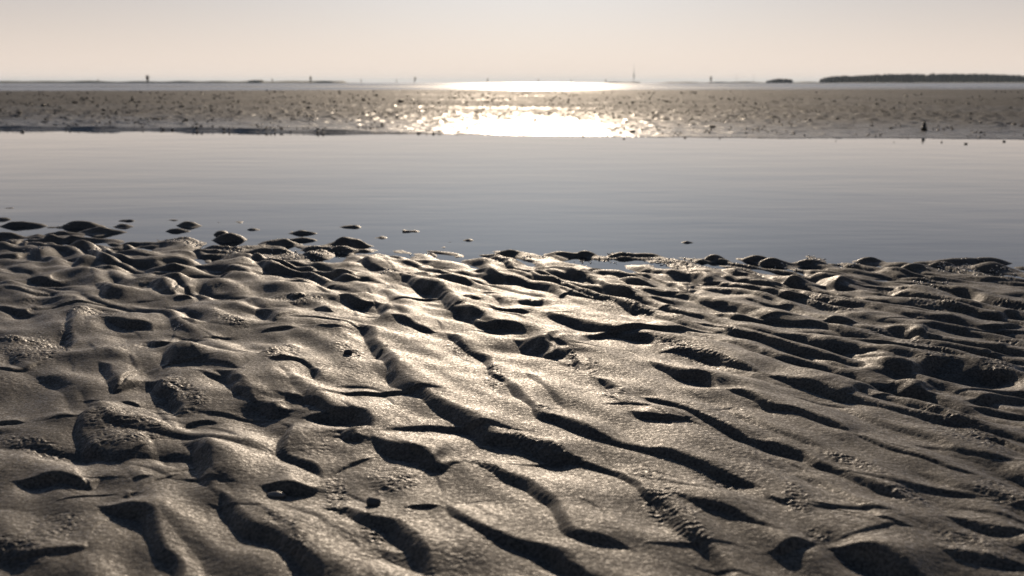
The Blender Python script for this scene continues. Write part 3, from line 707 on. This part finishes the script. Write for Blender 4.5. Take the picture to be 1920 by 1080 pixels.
tag(o, 'black upright clump at the right, tallest thing on the mudflat by the pool edge', 'clump')

# shells and stones on the near sand
M_shell, nt, bs = new_mat('shell')
geo = N(nt, 'ShaderNodeNewGeometry').outputs['Position']
c = ramp(nt, noise_tex(nt, geo, 120, 3).outputs['Fac'], [(0.3, (0.09, 0.08, 0.07)), (0.7, (0.18, 0.16, 0.14))])
nt.links.new(c.outputs[0], bs.inputs['Base Color']); bs.inputs['Roughness'].default_value = 0.35
M_stone, nt, bs = new_mat('dark_stone')
geo = N(nt, 'ShaderNodeNewGeometry').outputs['Position']
c = ramp(nt, noise_tex(nt, geo, 200, 3).outputs['Fac'], [(0.3, (0.03, 0.028, 0.025)), (0.7, (0.06, 0.055, 0.05))])
nt.links.new(c.outputs[0], bs.inputs['Base Color']); bs.inputs['Roughness'].default_value = 0.7
def place(px, py, wpx, sx, sy, sz, m, name, label, cat, rot=0, seed=1, amp=.12, sink=.2):
    x, y, z = ground(px, py); x = float(x); y = float(y); s = wpx / 2 * math.hypot(x, y) / FPX
    bm = bmesh.new(); rock(bm, 1, Matrix.Diagonal((sx, sy, sz, 1)), random.Random(seed), amp)
    o = obj_from(bm, name, m, None, True); o.scale = (s, s, s); o.rotation_euler = (0, 0, R(rot))
    o.location = (x, y, sand_z(x, y) + s * sz * (1 - 2 * sink) * .6); tag(o, label, cat); return o
place(517, 927, 38, 1, .45, .38, M_shell, 'shell', 'pale slim shell lying below the pointed sand tongue', 'shell', -8, 2)
place(700, 945, 30, 1, .9, .8, M_stone, 'stone', 'dark rounded stone half sunk in the shaded ripple face', 'stone', 20, 3)
place(653, 660, 18, 1, .9, .7, M_stone, 'stone', 'small dark pebble on crumbly sand near the centre left', 'stone', 0, 5)
place(992, 438, 14, 1, .7, .4, M_shell, 'shell', 'tiny solid fleck for a white foam glint on the pool water at the centre', 'shell', 0, 6)  # white glint of a foam bubble, put in as a small solid
place(938, 397, 7, 1, .9, .8, M_shell, 'shell', 'tiniest solid fleck for a white glint, farthest out in the pool', 'shell', 0, 7)  # small solid added in place of a far white glint on the water

# wet sand crumbs along the water's edge, their glints put into a pale colour
M_glint, nt, bs = new_mat('glint_crumbs')
bs.inputs['Base Color'].default_value = (0.5, 0.46, 0.4, 1); bs.inputs['Roughness'].default_value = 0.3
VV, FF = [], []
for (cx, cy, ra, rb, n_) in [(500,455,45,6,60), (560,478,70,8,110), (630,472,30,5,40), (350,462,40,5,50), (430,472,26,7,60), (190,475,30,4,30), (270,440,14,4,20),
        (120,432,14,3,16), (60,478,25,3,20), (1130,492,55,6,80), (1260,492,60,6,90), (1300,504,50,6,50), (1052,470,12,3,14), (1145,480,8,3,10), (1310,480,8,4,12), (1412,484,10,4,14),
        (1530,490,20,5,40), (1680,498,16,3,18), (1780,508,50,6,80), (1850,515,60,6,80), (1760,488,14,3,14), (1590,500,30,4,25), (990,486,12,3,10), (1015,484,8,3,8), (880,451,8,2,8),
        (725,512,20,4,20), (1745,532,40,6,40), (1470,505,30,5,30), (330,612,14,5,14), (1830,500,30,4,24), (820,480,60,6,30), (930,470,8,2,7)]:
    for i in range(n_):
        a = rng.uniform(0, 6.28); q = math.sqrt(rng.random())
        x, y, z = ground(cx + ra * q * math.cos(a), cy + rb * q * math.sin(a)); x = float(x); y = float(y)
        if sand_z(x, y) < -0.002: continue
        s_ = rng.uniform(.7, 1.8) * y / FPX
        FF.append(TF + len(TV) * len(VV)); VV.append(TV * (1 + rng.normal(0, .1, (len(TV), 1))) * s_ * np.array([1.3, 1, .8]) + np.array([x, y, max(sand_z(x, y), 0) + .3 * s_]))
me = bpy.data.meshes.new('glint_crumbs'); me.from_pydata(np.vstack(VV).tolist(), [], np.vstack(FF).tolist()); me.materials.append(M_glint)
me.polygons.foreach_set('use_smooth', np.ones(len(me.polygons), bool))
o = bpy.data.objects.new('glint_crumbs', me); col.objects.link(o)
tag(o, 'wet sand crumbs along the near waterline, coloured pale for their glints', 'glint_crumbs', None, 'stuff')

# haze in the air
M_haze = bpy.data.materials.new('haze'); M_haze.use_nodes = True; nt = M_haze.node_tree; nt.nodes.clear()
oo = nt.nodes.new('ShaderNodeOutputMaterial'); pv = nt.nodes.new('ShaderNodeVolumePrincipled')
pv.inputs['Color'].default_value = (0.72, 0.86, 1.0, 1); pv.inputs['Density'].default_value = 0.000035; pv.inputs['Anisotropy'].default_value = 0.3
nt.links.new(pv.outputs[0], oo.inputs['Volume'])
bm = bmesh.new(); bmesh.ops.create_cube(bm, size=1); hz = obj_from(bm, 'haze', M_haze)
hz.scale = (60200, 40600, 122); hz.location = (0, 20000, 60 - 1.2 + 0.0)
tag(hz, None, None, None, 'stuff')
print('verts', len(sand.data.vertices), 'Zrange', ZS[60:860].min(), ZS[60:860].max())
